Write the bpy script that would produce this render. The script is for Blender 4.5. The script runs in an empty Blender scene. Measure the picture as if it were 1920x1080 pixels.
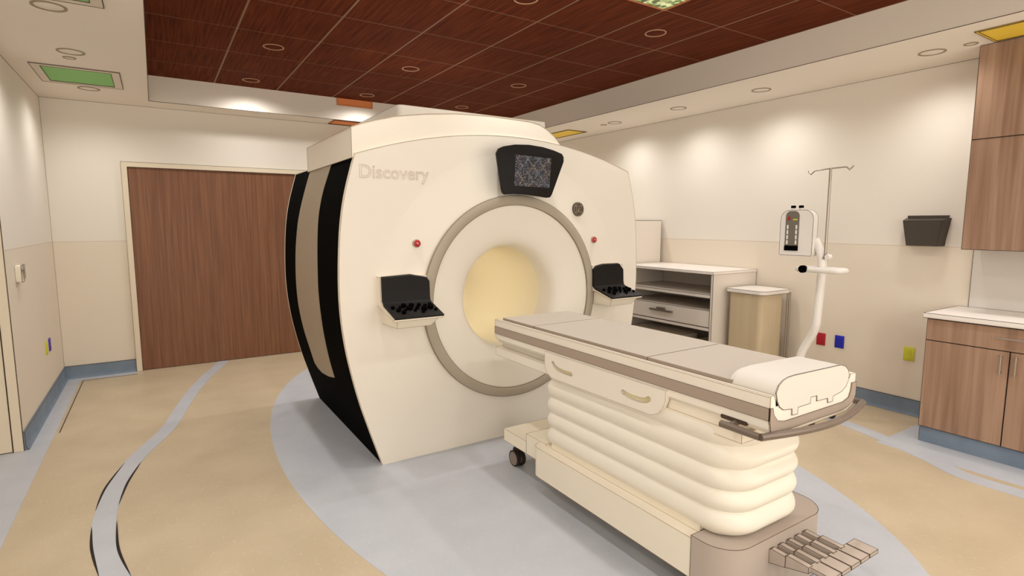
import bpy, bmesh, math, random
from mathutils import Vector, Matrix
from mathutils.geometry import tessellate_polygon
random.seed(4)
S = bpy.context.scene
C = S.collection
PI = math.pi

# ---------------------------------------------------------------- camera, world, exposure
cam_d = bpy.data.cameras.new('camera')
cam = bpy.data.objects.new('camera', cam_d)
C.objects.link(cam)
cam.location = (0, 0, 1.55)
cam.rotation_euler = (math.radians(90 - 6.663), 0, -math.radians(32.581))
cam_d.sensor_width = 36
cam_d.lens = 36 * 1035.6 / 1920
cam_d.shift_x = 3 / 1920
cam_d.clip_start = 0.02
S.camera = cam
w = bpy.data.worlds.new('world'); S.world = w; w.use_nodes = True
w.node_tree.nodes['Background'].inputs[0].default_value = (1, .95, .87, 1)
w.node_tree.nodes['Background'].inputs[1].default_value = 3.4  # enters the room as fill through the added window openings
S.view_settings.view_transform = 'Standard'
S.view_settings.look = 'None'
S.view_settings.gamma = 1
S.view_settings.use_curve_mapping = False
S.view_settings.exposure = 0.0
LIGHT_COL = (1.0, 0.985, 0.955)
SPOT_W = 27.0       # perimeter downlights
TRAY_W = 42.0       # downlights in the wood ceiling

# ---------------------------------------------------------------- materials
def lin(c):
    return tuple(((v / 255) / 12.92 if v / 255 <= .04045 else ((v / 255 + .055) / 1.055) ** 2.4) for v in c) + (1,)

def mat(name, rgb, rough=.55, metal=0, spec=.3, emit=None, es=0):
    m = bpy.data.materials.new(name); m.use_nodes = True
    b = m.node_tree.nodes['Principled BSDF']
    b.inputs['Base Color'].default_value = lin(rgb)
    b.inputs['Roughness'].default_value = rough
    b.inputs['Metallic'].default_value = metal
    b.inputs['Specular IOR Level'].default_value = spec
    if emit:
        b.inputs['Emission Color'].default_value = lin(emit)
        b.inputs['Emission Strength'].default_value = es
    # faint procedural mottling so no surface is dead flat
    nt = m.node_tree
    tc = nt.nodes.new('ShaderNodeTexCoord'); nz = nt.nodes.new('ShaderNodeTexNoise')
    nz.inputs['Scale'].default_value = 40; nz.inputs['Detail'].default_value = 3
    mr = nt.nodes.new('ShaderNodeMapRange')
    mr.inputs['To Min'].default_value = max(.02, rough - .06); mr.inputs['To Max'].default_value = min(1, rough + .06)
    nt.links.new(tc.outputs['Object'], nz.inputs['Vector'])
    nt.links.new(nz.outputs['Fac'], mr.inputs['Value'])
    nt.links.new(mr.outputs['Result'], b.inputs['Roughness'])
    return m

def noise_col(name, c1, c2, scale=(1, 1, 1), nscale=5, detail=6, rough=.5, lo=.35, hi=.65, spec=.3, distort=0, c3=None, n2=60):
    m = mat(name, c1, rough, 0, spec)
    nt = m.node_tree; N = nt.nodes; L = nt.links; b = N['Principled BSDF']
    tc = N.new('ShaderNodeTexCoord'); mp = N.new('ShaderNodeMapping'); mp.inputs['Scale'].default_value = scale
    nz = N.new('ShaderNodeTexNoise'); nz.inputs['Scale'].default_value = nscale; nz.inputs['Detail'].default_value = detail
    nz.inputs['Distortion'].default_value = distort
    cr = N.new('ShaderNodeValToRGB')
    cr.color_ramp.elements[0].position = lo; cr.color_ramp.elements[0].color = lin(c1)
    cr.color_ramp.elements[1].position = hi; cr.color_ramp.elements[1].color = lin(c2)
    g = N.new('ShaderNodeNewGeometry')
    L.new(g.outputs['Position'], mp.inputs['Vector'])
    L.new(mp.outputs['Vector'], nz.inputs['Vector']); L.new(nz.outputs['Fac'], cr.inputs['Fac'])
    out = cr.outputs['Color']
    if c3:
        n3 = N.new('ShaderNodeTexNoise'); n3.inputs['Scale'].default_value = n2; n3.inputs['Detail'].default_value = 2
        mp2 = N.new('ShaderNodeMapping'); mp2.inputs['Scale'].default_value = (1, .55, 1)
        mp2.inputs['Rotation'].default_value = (0, 0, .5)
        L.new(g.outputs['Position'], mp2.inputs['Vector']); L.new(mp2.outputs['Vector'], n3.inputs['Vector'])
        r3 = N.new('ShaderNodeValToRGB'); r3.color_ramp.elements[0].position = .60; r3.color_ramp.elements[1].position = .70
        L.new(n3.outputs['Fac'], r3.inputs['Fac'])
        mx = N.new('ShaderNodeMix'); mx.data_type = 'RGBA'
        mx.inputs[7].default_value = lin(c3)
        ml = N.new('ShaderNodeMath'); ml.operation = 'MULTIPLY'; ml.inputs[1].default_value = .28
        L.new(r3.outputs['Color'], ml.inputs[0]); L.new(ml.outputs[0], mx.inputs[0]); L.new(out, mx.inputs[6])
        out = mx.outputs[2]
    L.new(out, b.inputs['Base Color'])
    return m

def wall_mat():
    m = mat('painted_wall', (232, 224, 212), .7, 0, .15)
    nt = m.node_tree; N = nt.nodes; L = nt.links; b = N['Principled BSDF']
    g = N.new('ShaderNodeNewGeometry'); sx = N.new('ShaderNodeSeparateXYZ')
    gt = N.new('ShaderNodeMath'); gt.operation = 'GREATER_THAN'; gt.inputs[1].default_value = 1.372
    mx = N.new('ShaderNodeMix'); mx.data_type = 'RGBA'
    mx.inputs[6].default_value = lin((230, 218, 200)); mx.inputs[7].default_value = lin((234, 226, 214))
    L.new(g.outputs['Position'], sx.inputs[0]); L.new(sx.outputs['Z'], gt.inputs[0])
    L.new(gt.outputs[0], mx.inputs[0]); L.new(mx.outputs[2], b.inputs['Base Color'])
    return m

def ceiling_wood():
    m = mat('ceiling_wood_tile', (80, 38, 20), .75, 0, .06)
    nt = m.node_tree; N = nt.nodes; L = nt.links; b = N['Principled BSDF']
    g = N.new('ShaderNodeNewGeometry'); mp = N.new('ShaderNodeMapping'); mp.inputs['Scale'].default_value = (60, 2.2, 1)
    nz = N.new('ShaderNodeTexNoise'); nz.inputs['Scale'].default_value = 1.0; nz.inputs['Detail'].default_value = 5
    cr = N.new('ShaderNodeValToRGB')
    cr.color_ramp.elements[0].position = .3; cr.color_ramp.elements[0].color = lin((74, 29, 13))
    cr.color_ramp.elements[1].position = .72; cr.color_ramp.elements[1].color = lin((114, 54, 27))
    L.new(g.outputs['Position'], mp.inputs[0]); L.new(mp.outputs[0], nz.inputs['Vector']); L.new(nz.outputs['Fac'], cr.inputs[0])
    L.new(cr.outputs[0], b.inputs['Base Color'])
    return m

M = {}
M['wall'] = wall_mat()
M['ceil'] = mat('ceiling_paint', (240, 231, 218), .8, 0, .1)
M['casing'] = mat('door_casing_paint', (228, 214, 190), .5)
M['beige'] = noise_col('beige_vinyl_floor', (184, 166, 138), (193, 175, 147), nscale=3, rough=.42, spec=.35, c3=(214, 198, 170), n2=55)
M['blue'] = noise_col('blue_grey_vinyl_floor', (178, 180, 186), (184, 186, 191), nscale=4, rough=.42, spec=.35, c3=(198, 200, 204), n2=60)
M['cove'] = noise_col('blue_grey_cove_base', (112, 126, 142), (124, 138, 152), nscale=6, rough=.5)
M['door'] = noise_col('walnut_door', (114, 76, 54), (140, 96, 70), scale=(60, 60, 1.6), nscale=1, rough=.45, detail=7, lo=.3, hi=.7)
M['cab'] = noise_col('walnut_laminate', (138, 106, 85), (178, 146, 122), scale=(22, 22, .9), nscale=1, rough=.45, detail=6, lo=.3, hi=.72, distort=.4)
M['tile'] = ceiling_wood()
M['tgrid'] = mat('ceiling_grid', (138, 104, 78), .6)
M['cream'] = mat('cream_plastic', (232, 224, 210), .42, 0, .35)
M['cream2'] = mat('warm_cream_plastic', (236, 226, 207), .42, 0, .35)
M['cover'] = mat('end_cover_cream', (220, 213, 202), .45, 0, .3)
M['hood'] = mat('lit_cream_hood', (237, 228, 212), .45, 0, .3)  # cream lightened in place of light on an up-tilted front
M['bore'] = mat('bore_liner', (240, 228, 198), .45, 0, .35)
M['white'] = mat('white_plastic', (238, 232, 224), .4, 0, .4)
M['pad'] = mat('taupe_grey_pad', (192, 181, 167), .7, 0, .15)
M['stripe'] = mat('taupe_stripe', (164, 148, 134), .5)
M['grey'] = mat('warm_grey_plastic', (178, 164, 152), .5)
M['ring'] = mat('grey_ring', (170, 158, 140), .5)
M['strip'] = mat('side_grey_panel', (160, 144, 122), .5)
M['black'] = mat('gloss_black', (5, 4, 3), .8, 0, .02)
M['blackm'] = mat('matt_black', (22, 18, 16), .5, 0, .2)
M['rack'] = mat('smoked_plastic', (74, 66, 58), .4, 0, .4)
M['metal'] = mat('brushed_metal', (176, 164, 152), .35, .7)
M['bar'] = mat('bronze_grey_rail', (118, 104, 92), .35, .3, .5)
M['ink'] = mat('dark_line', (74, 58, 46), .8)
M['inkl'] = mat('pale_line', (168, 148, 122), .8)
M['inkw'] = mat('wall_joint', (212, 196, 174), .8)
M['inkk'] = mat('black_line', (38, 28, 22), .8)
M['bellow'] = mat('cream_bellows', (232, 225, 211), .6, 0, .2)
M['laminate'] = mat('white_countertop', (240, 232, 224), .35, 0, .4)
M['shelf'] = mat('cream_shelf_board', (226, 216, 204), .5)
M['bin'] = noise_col('tan_hamper_panel', (196, 176, 144), (208, 190, 158), scale=(8, 8, .6), nscale=1, rough=.5)
M['green'] = mat('green_grille', (142, 204, 122), .6)
M['yellow'] = mat('yellow_grille', (250, 214, 76), .6)
M['orange'] = mat('orange_grille', (240, 148, 88), .6)
M['red'] = mat('red_plate', (176, 36, 48), .5)
M['bluep'] = mat('blue_plate', (40, 46, 176), .5)
M['yellowp'] = mat('yellow_plate', (208, 206, 66), .5)
M['purple'] = mat('violet_plate', (84, 60, 170), .5)
M['redb'] = mat('red_button', (176, 24, 34), .3, 0, .5)
M['tyre'] = mat('caster_tyre', (44, 38, 34), .6)
M['hub'] = mat('caster_hub', (140, 124, 114), .5)
M['lens'] = mat('downlight_lens', (222, 210, 192), .5)
M['lensd'] = mat('downlight_lens_dark', (92, 38, 20), .7, 0, .05)
M['tring'] = mat('downlight_trim', (150, 136, 112), .5)
M['tringl'] = mat('downlight_trim_pale', (190, 150, 118), .5)
M['gloss'] = mat('pump_window', (120, 112, 100), .4)

def screen_mat():
    m = mat('monitor_screen', (40, 42, 50), .3)
    nt = m.node_tree; N = nt.nodes; L = nt.links; b = N['Principled BSDF']
    tc = N.new('ShaderNodeTexCoord')
    def wave(rot, sc):
        mp = N.new('ShaderNodeMapping'); mp.inputs['Rotation'].default_value = (0, rot, 0)
        wv = N.new('ShaderNodeTexWave'); wv.wave_type = 'BANDS'; wv.bands_direction = 'X'
        wv.inputs['Scale'].default_value = sc; wv.inputs['Distortion'].default_value = .7; wv.inputs['Detail Scale'].default_value = 6
        r = N.new('ShaderNodeMapRange'); r.inputs['From Min'].default_value = .86; r.inputs['From Max'].default_value = 1
        L.new(tc.outputs['Object'], mp.inputs[0]); L.new(mp.outputs[0], wv.inputs[0]); L.new(wv.outputs['Fac'], r.inputs['Value'])
        return r.outputs[0]
    a = wave(.75, 5.0); c = wave(-.75, 5.0)
    mxm = N.new('ShaderNodeMath'); mxm.operation = 'MAXIMUM'; L.new(a, mxm.inputs[0]); L.new(c, mxm.inputs[1])
    vo = N.new('ShaderNodeTexNoise'); vo.inputs['Scale'].default_value = 170; vo.inputs['Detail'].default_value = 3
    L.new(tc.outputs['Object'], vo.inputs['Vector'])
    sp = N.new('ShaderNodeValToRGB'); sp.color_ramp.elements[0].position = .5; sp.color_ramp.elements[0].color = (0.012, .014, .025, 1)
    sp.color_ramp.elements[1].position = .68; sp.color_ramp.elements[1].color = (.20, .19, .21, 1)
    L.new(vo.outputs['Fac'], sp.inputs[0])
    bl = N.new('ShaderNodeTexNoise'); bl.inputs['Scale'].default_value = 12
    L.new(tc.outputs['Object'], bl.inputs['Vector'])
    hue = N.new('ShaderNodeValToRGB'); hue.color_ramp.elements[0].position = .42; hue.color_ramp.elements[0].color = (.26, .19, .13, 1)
    hue.color_ramp.elements[1].position = .58; hue.color_ramp.elements[1].color = (.16, .20, .24, 1)
    L.new(bl.outputs['Fac'], hue.inputs[0])
    m1 = N.new('ShaderNodeMath'); m1.operation = 'MULTIPLY'; L.new(mxm.outputs[0], m1.inputs[0]); 
    r5 = N.new('ShaderNodeMapRange'); r5.inputs['From Min'].default_value = .42; r5.inputs['From Max'].default_value = .58
    L.new(vo.outputs['Fac'], r5.inputs['Value']); L.new(r5.outputs[0], m1.inputs[1])
    mx = N.new('ShaderNodeMix'); mx.data_type = 'RGBA'
    L.new(m1.outputs[0], mx.inputs[0]); L.new(sp.outputs[0], mx.inputs[6]); L.new(hue.outputs[0], mx.inputs[7])
    L.new(mx.outputs[2], b.inputs['Base Color']); L.new(mx.outputs[2], b.inputs['Emission Color'])
    b.inputs['Emission Strength'].default_value = .12
    return m
M['grip'] = mat('grip_recess_yellow', (240, 228, 186), .6)
M['screen'] = screen_mat()

def foliage_mat():
    m = mat('foliage_light_panel', (60, 80, 40), .4)
    nt = m.node_tree; N = nt.nodes; L = nt.links; b = N['Principled BSDF']
    tc = N.new('ShaderNodeTexCoord')
    v = N.new('ShaderNodeTexVoronoi'); v.inputs['Scale'].default_value = 34
    n = N.new('ShaderNodeTexNoise'); n.inputs['Scale'].default_value = 22; n.inputs['Detail'].default_value = 8
    L.new(tc.outputs['Object'], v.inputs['Vector']); L.new(tc.outputs['Object'], n.inputs['Vector'])
    ad = N.new('ShaderNodeMath'); ad.operation = 'ADD'; ad.use_clamp = True
    ml = N.new('ShaderNodeMath'); ml.operation = 'MULTIPLY'; ml.inputs[1].default_value = .5
    L.new(v.outputs['Distance'], ml.inputs[0]); L.new(ml.outputs[0], ad.inputs[0]); L.new(n.outputs['Fac'], ad.inputs[1])
    r = N.new('ShaderNodeValToRGB'); e = r.color_ramp.elements
    e[0].position = .55; e[0].color = lin((44, 50, 28)); e[1].position = .95; e[1].color = lin((196, 200, 150))
    k = r.color_ramp.elements.new(.72); k.color = lin((96, 116, 62))
    L.new(ad.outputs[0], r.inputs[0]); L.new(r.outputs[0], b.inputs['Base Color']); L.new(r.outputs[0], b.inputs['Emission Color'])
    b.inputs['Emission Strength'].default_value = .8
    return m
M['foliage'] = foliage_mat()

# ---------------------------------------------------------------- mesh helpers
def new(): return bmesh.new()

def box(bm, x0, x1, y0, y1, z0, z1, mi=0):
    v = [bm.verts.new((x, y, z)) for x in (x0, x1) for y in (y0, y1) for z in (z0, z1)]
    for f in ((0, 1, 3, 2), (4, 6, 7, 5), (0, 4, 5, 1), (2, 3, 7, 6), (0, 2, 6, 4), (1, 5, 7, 3)):
        bm.faces.new([v[i] for i in f]).material_index = mi
    return bm

def pt(axis, a, b, c):
    # axis 'x': (a,b)=(y,z) ; 'y': (a,b)=(x,z) ; 'z': (a,b)=(x,y); c = coordinate along the axis
    return {'x': (c, a, b), 'y': (a, c, b), 'z': (a, b, c)}[axis]

def prism(bm, poly, axis, c0, c1, holes=(), mi=0, side_mi=None):
    loops = [list(poly)] + [list(h) for h in holes]
    tri = tessellate_polygon([[Vector((p[0], p[1], 0)) for p in l] for l in loops])
    flat = [p for l in loops for p in l]
    rows = []
    for c in (c0, c1):
        vs = [bm.verts.new(pt(axis, p[0], p[1], c)) for p in flat]; rows.append(vs)
        for t in tri:
            try: bm.faces.new([vs[i] for i in t]).material_index = mi
            except ValueError: pass
    i0 = 0
    for l in loops:
        n = len(l)
        for i in range(n):
            a, b = i0 + i, i0 + (i + 1) % n
            bm.faces.new((rows[0][a], rows[0][b], rows[1][b], rows[1][a])).material_index = mi if side_mi is None else side_mi
        i0 += n
    return bm

def tube(bm, pts, r, seg=10, mi=0, closed=False, r2=None, cap=True):
    P = [Vector(p) for p in pts]; n = len(P); rings = []
    prev = None
    for i, p in enumerate(P):
        if closed: t = P[(i + 1) % n] - P[i - 1]
        else: t = P[min(i + 1, n - 1)] - P[max(i - 1, 0)]
        if t.length < 1e-9: t = Vector((0, 0, 1))
        t.normalize()
        if prev is None:
            u = t.orthogonal().normalized()
            if abs(t.z) < .9: u = t.cross(Vector((0, 0, 1))).normalized()
        else:
            u = (prev - t * prev.dot(t)).normalized()
        prev = u; v = t.cross(u)
        rr = r if r2 is None else r + (r2 - r) * i / (n - 1)
        rings.append([bm.verts.new(p + (u * math.cos(2 * PI * k / seg) + v * math.sin(2 * PI * k / seg)) * rr) for k in range(seg)])
    m = n if closed else n - 1
    for i in range(m):
        A, B = rings[i], rings[(i + 1) % n]
        for k in range(seg):
            bm.faces.new((A[k], A[(k + 1) % seg], B[(k + 1) % seg], B[k])).material_index = mi
    if not closed and cap:
        bm.faces.new(rings[0]).material_index = mi; bm.faces.new(rings[-1][::-1]).material_index = mi
    return bm

def lathe(bm, prof, cx, cz, seg=96, mi=0, axis='y', cy=0):
    # prof: list of (radius, along). axis y: ring in XZ about (cx,cz); axis z: ring in XY about (cx,cy=cz)
    rows = []
    for r, a in prof:
        row = []
        for k in range(seg):
            t = 2 * PI * k / seg
            if axis == 'y': row.append(bm.verts.new((cx + r * math.cos(t), a, cz + r * math.sin(t))))
            elif axis == 'z': row.append(bm.verts.new((cx + r * math.cos(t), cz + r * math.sin(t), a)))
            else: row.append(bm.verts.new((a, cx + r * math.cos(t), cz + r * math.sin(t))))
        rows.append(row)
    for i in range(len(rows) - 1):
        for k in range(seg):
            bm.faces.new((rows[i][k], rows[i][(k + 1) % seg], rows[i + 1][(k + 1) % seg], rows[i + 1][k])).material_index = mi
    if prof[0][0] > 1e-4 and prof[0] is not None: pass
    return rows

def disc(bm, row, mi=0):
    bm.faces.new(row).material_index = mi

def cyl(bm, p0, p1, r, seg=24, mi=0): return tube(bm, (p0, p1), r, seg, mi)

def catmull(pts, n=8):
    P = [pts[0]] + list(pts) + [pts[-1]]; out = []
    for i in range(1, len(P) - 2):
        for k in range(n):
            t = k / n
            out.append(tuple(.5 * (2 * P[i][j] + (P[i + 1][j] - P[i - 1][j]) * t + (2 * P[i - 1][j] - 5 * P[i][j] + 4 * P[i + 1][j] - P[i + 2][j]) * t * t + (3 * P[i][j] - P[i - 1][j] - 3 * P[i + 1][j] + P[i + 2][j]) * t ** 3) for j in range(len(P[i]))))
    out.append(tuple(pts[-1]))
    return out

def rrect(x0, x1, y0, y1, r, n=6):
    """rounded rectangle; r is one radius or (x0y0, x1y0, x1y1, x0y1)"""
    if not isinstance(r, (tuple, list)): r = (r,) * 4
    out = []
    for (cx, cy, sx, sy, a0), q in zip(((x0, y0, 1, 1, PI), (x1, y0, -1, 1, 1.5 * PI), (x1, y1, -1, -1, 0), (x0, y1, 1, -1, .5 * PI)), r):
        if q <= 1e-6: out.append((cx, cy)); continue
        for k in range(n + 1):
            a = a0 + .5 * PI * k / n
            out.append((cx + sx * q + q * math.cos(a), cy + sy * q + q * math.sin(a)))
    return out

def build(name, bm, mats, parent=None, ink=0.0, ink_mat='ink', ang=32, bevel=0, smooth=True):
    """link bm as one mesh object; ink = radius of the thin drawn outline laid along every sharp edge"""
    if not isinstance(mats, (list, tuple)): mats = [mats]
    mats = list(mats)
    bmesh.ops.remove_doubles(bm, verts=bm.verts, dist=1e-5)
    bmesh.ops.recalc_face_normals(bm, faces=bm.faces)
    segs = []
    if ink:  # drawn outlines, added as thin strips on sharp edges
        for e in bm.edges:
            if len(e.link_faces) == 2 and not (len(mats) > 1 and all(f.material_index for f in e.link_faces)):
                if e.calc_face_angle(0) > math.radians(ang): segs.append((e.verts[0].co.copy(), e.verts[1].co.copy()))
    if bevel:
        es = [e for e in bm.edges if len(e.link_faces) == 2 and e.calc_face_angle(0) > math.radians(ang)]
        bmesh.ops.bevel(bm, geom=es, offset=bevel, segments=2, affect='EDGES', profile=.5)
    if segs:
        mats.append(M[ink_mat]); mi = len(mats) - 1
        for a, b in segs:
            if (b - a).length < 1e-4: continue
            tube(bm, (a, b), ink, 4, mi, cap=False)
    if parent is not None: base = Vector(parent.location) if parent.parent is None else Vector(parent['_w'])
    else: base = Vector((0, 0, 0))
    xs = [v.co for v in bm.verts]
    lo = Vector((min(v.x for v in xs), min(v.y for v in xs), min(v.z for v in xs)))
    hi = Vector((max(v.x for v in xs), max(v.y for v in xs), max(v.z for v in xs)))
    o0 = Vector(((lo.x + hi.x) / 2, (lo.y + hi.y) / 2, lo.z))
    bmesh.ops.translate(bm, verts=bm.verts, vec=-o0)
    me = bpy.data.meshes.new(name)
    bm.to_mesh(me); bm.free()
    for m_ in mats: me.materials.append(m_ if not isinstance(m_, str) else M[m_])
    if smooth:
        for p in me.polygons: p.use_smooth = True
        me.set_sharp_from_angle(angle=math.radians(36))
    o = bpy.data.objects.new(name, me); C.objects.link(o)
    if parent is not None:
        o.parent = parent; o.location = o0 - base
        o['_w'] = tuple(o0)
    else:
        o.location = o0
    return o

def thing(name, label, cat, loc=(0, 0, 0), group=None):
    o = bpy.data.objects.new(name, None); C.objects.link(o); o.location = loc
    o.empty_display_size = .05
    return tag(o, label, cat, group)

def tag(o, label, cat, group=None):
    o['label'] = label; o['category'] = cat
    if group: o['group'] = group
    return o

def struct(name, bm, mats, **k):
    o = build(name, bm, mats, **k); o['kind'] = 'structure'; return o

def dup(root, loc, label, group=None, name=None):
    r = root.copy(); C.objects.link(r); r.location = loc; r['label'] = label
    if group: r['group'] = group
    for ch in list(root.children):
        c = ch.copy(); C.objects.link(c); c.parent = r
        for g in ch.children:
            d = g.copy(); C.objects.link(d); d.parent = c
    return r

# ---------------------------------------------------------------- room shell
XL, XR, YB, ZC, ZT = -.853, 5.099, 6.936, 2.739, 2.984
YF, XFL, YJ = -1.6, -2.6, 4.865      # wall behind the camera, far left wall, outside corner of the left wall
OUT = [(XL, YB), (XL, YJ), (XFL, YJ), (XFL, YF), (XR, YF), (XR, YB)]
TRAY = (.023, 4.197, -1.0, 6.594)
struct('floor', prism(new(), [(XL - .1, YB + .1), (XFL - .1, YB + .1), (XFL - .1, YF - .1), (XR + .1, YF - .1), (XR + .1, YB + .1)], 'z', -.1, 0), M['beige'])
struct('ceiling', prism(new(), OUT, 'z', ZC, ZT + .02, [[(TRAY[0], TRAY[2]), (TRAY[1], TRAY[2]), (TRAY[1], TRAY[3]), (TRAY[0], TRAY[3])]]), M['ceil'], ink=.0022)

# wood tile ceiling in the tray: panels with a pale grid of gaps
bm = new()
gx = [TRAY[0]] + [.602 + .5985 * i for i in range(0, 7)]
gx = [g for g in gx if g < TRAY[1]] + [TRAY[1]]
gy = [3.398 + .6475 * i for i in range(-7, 6)]
gy = [TRAY[2]] + [g for g in gy if TRAY[2] < g < TRAY[3] - .1] + [TRAY[3]]
box(bm, TRAY[0], TRAY[1], TRAY[2], TRAY[3], ZT + .0006, ZT + .03, 1)
SKY = None
for i in range(len(gx) - 1):
    for j in range(len(gy) - 1):
        x0, x1 = gx[i] + (.007 if i else 0), gx[i + 1] - (.007 if i < len(gx) - 2 else 0)
        y0, y1 = gy[j] + (.004 if j else 0), gy[j + 1] - (.004 if j < len(gy) - 2 else 0)
        if abs(gx[i + 1] - 2.996) < .02 and abs(gy[j + 1] - 2.7505) < .02:
            SKY = (gx[i], gx[i + 1], gy[j], gy[j + 1]); 
            continue
        box(bm, x0, x1, y0, y1, ZT, ZT + .012, 0)
struct('ceiling', bm, [M['tile'], M['tgrid']], smooth=False)

T = .12
def wall(name, x0, x1, y0, y1, seam):
    bm = new(); box(bm, x0, x1, y0, y1, 0, ZC + .28, 0)
    (ax, ay, az), (bx_, by_, bz_) = seam
    box(bm, min(ax, bx_) - .0006, max(ax, bx_) + .0006, min(ay, by_) - .0006, max(ay, by_) + .0006, az - .0025, az + .0025, 1)
    return struct(name, bm, [M['wall'], M['inkw']], ink=.0024)
wall('wall_back', XL - T, XR + T, YB, YB + T, ((XL, YB, 1.372), (-.257, YB, 1.372)))
wall('wall_right', XR, XR + T, YF, YB, ((XR, 1.6, 1.372), (XR, YB, 1.372)))
wall('wall_left', XL - T, XL, YJ, YB, ((XL, YJ, 1.372), (XL, YB, 1.372)))
wall('wall_left_return', XFL, XL - T, YJ, YJ + T, ((XFL, YJ, 1.372), (-1.9, YJ, 1.372)))
VY0, VY1, VZ0, VZ1 = -1.1, 1.5, .95, 2.3        # second added opening beside the camera, lets in world light as fill
struct('wall_far_left', prism(new(), [(YF, 0), (YJ + T, 0), (YJ + T, ZC + .28), (YF, ZC + .28)], 'x', XFL - T, XFL, [[(VY0, VZ0), (VY1, VZ0), (VY1, VZ1), (VY0, VZ1)]]), M['wall'], ink=.0024)
bm = new()
prism(bm, [(VY0 - .05, VZ0 - .05), (VY1 + .05, VZ0 - .05), (VY1 + .05, VZ1 + .05), (VY0 - .05, VZ1 + .05)], 'x', XFL, XFL + .02, [[(VY0, VZ0), (VY1, VZ0), (VY1, VZ1), (VY0, VZ1)]])
box(bm, XFL - .06, XFL - .02, .18, .22, VZ0, VZ1)
struct('fill_window_2', bm, M['casing'])
WX0, WX1, WZ0, WZ1 = -1.4, 4.6, .75, 2.45      # wide unseen window added behind the camera for fill light
struct('wall_front', prism(new(), [(XFL - T, 0), (XR + T, 0), (XR + T, ZC + .28), (XFL - T, ZC + .28)], 'y', YF - T, YF, [[(WX0, WZ0), (WX1, WZ0), (WX1, WZ1), (WX0, WZ1)]]), M['wall'], ink=.0024)
bm = new()
prism(bm, [(WX0 - .05, WZ0 - .05), (WX1 + .05, WZ0 - .05), (WX1 + .05, WZ1 + .05), (WX0 - .05, WZ1 + .05)], 'y', YF, YF + .02, [[(WX0, WZ0), (WX1, WZ0), (WX1, WZ1), (WX0, WZ1)]])
for xx in (.6, 2.6): box(bm, xx - .02, xx + .02, YF - .06, YF - .02, WZ0, WZ1)
struct('fill_window_1', bm, M['casing'])

# cove baseboards (upright face with a small concave foot)
def cove(name, axis, c, d, a0, a1, h=.128):
    # profile in (distance from wall, z)
    prof = [(0, 0), (.028, 0), (.022, .006), (.016, .014), (.011, .026), (.010, h), (0, h)]
    bm = new()
    prism(bm, [(c + d * u, v) for u, v in prof], axis, a0, a1)
    struct(name, bm, M['cove'], ink=.0016, ang=60)
cove('baseboard_left', 'y', XL, 1, YJ, YB)
cove('baseboard_back', 'x', YB, -1, XL, -.257)
cove('baseboard_back', 'x', YB, -1, 1.86, XR)
cove('baseboard_right', 'y', XR, -1, 1.66, YB)
cove('baseboard_front', 'x', YF, 1, XFL, XR)

# floor inlays (vinyl laid in vinyl)
def inlay(poly, z, m='blue'):
    return struct('floor', prism(new(), poly, 'z', 0, z), M[m])
inlay([(2.14 + 1.555 * math.cos(2 * PI * k / 128), 3.6 + 2.95 * math.sin(2 * PI * k / 128)) for k in range(128)], .0012)
inlay([(XL, YB), (XL, YJ), (XFL, YJ), (XFL, YF), (-.722, YF), (-.722, 6.80), (-.257, 6.80), (-.257, YB)], .0012)
inlay([(4.235, YF), (XR, YF), (XR, 1.785), (4.235, 1.785)], .0012)

def ribbon(center, wdt, z, name='floor', m='blue'):
    c = catmull(center, 8); L_, R_ = [], []
    for i, p in enumerate(c):
        a = c[max(i - 1, 0)]; b = c[min(i + 1, len(c) - 1)]
        d = Vector((b[0] - a[0], b[1] - a[1])).normalized()
        n = Vector((-d.y, d.x)) * wdt / 2
        L_.append((p[0] + n.x, p[1] + n.y)); R_.append((p[0] - n.x, p[1] - n.y))
    struct(name, prism(new(), L_ + R_[::-1], 'z', 0, z), M[m])
ribbon([(.56, 6.92), (.455, 6.6), (.33, 6.25), (.195, 5.77), (.09, 5.3), (-.005, 4.856), (-.11, 4.55), (-.204, 4.293), (-.275, 3.97), (-.318, 3.57), (-.318, 3.31), (-.292, 3.09), (-.246, 2.863), (-.16, 2.55), (-.03, 2.2), (.12, 1.8), (.26, 1.3), (.30, .8), (.25, .3), (.1, -.3), (-.1, -1.5)], .105, .002)
ribbon([(3.7, 6.9), (3.95, 6.0), (4.15, 5.1), (4.36, 4.3), (4.50, 3.6), (4.56, 3.0), (4.52, 2.5), (4.435, 2.06), (4.355, 1.78), (4.225, 1.45), (4.12, 1.24), (4.115, .97), (4.12, .7), (4.2, .3), (4.3, -.3), (4.4, -1.0), (4.5, -1.55)], .125, .002)
# added dark tapering line artefacts along the near bend of the left ribbon
bm = new()
for pts in ([(-.262, 4.262), (-.343, 3.90), (-.370, 3.60)], [(-.172, 4.222), (-.236, 3.908), (-.268, 3.60)],
            [(-.372, 3.42), (-.353, 3.169), (-.304, 2.88)], [(-.266, 3.42), (-.245, 3.102), (-.184, 2.81)]):
    c = catmull(pts, 8); n = len(c)
    up = [(p[0] + .0062 * math.sin(PI * i / (n - 1)), p[1]) for i, p in enumerate(c)]
    dn = [(p[0] - .0062 * math.sin(PI * i / (n - 1)), p[1]) for i, p in enumerate(c)]
    prism(bm, up + dn[1:-1][::-1], 'z', .001, .0028)
struct('floor', bm, M['inkk'])
bm = new()
box(bm, -.700, -.694, 5.15, 6.78, .0, .0024); box(bm, -.700, -.25, 6.774, 6.780, 0, .0024)
struct('floor', bm, M['ink'])

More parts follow.
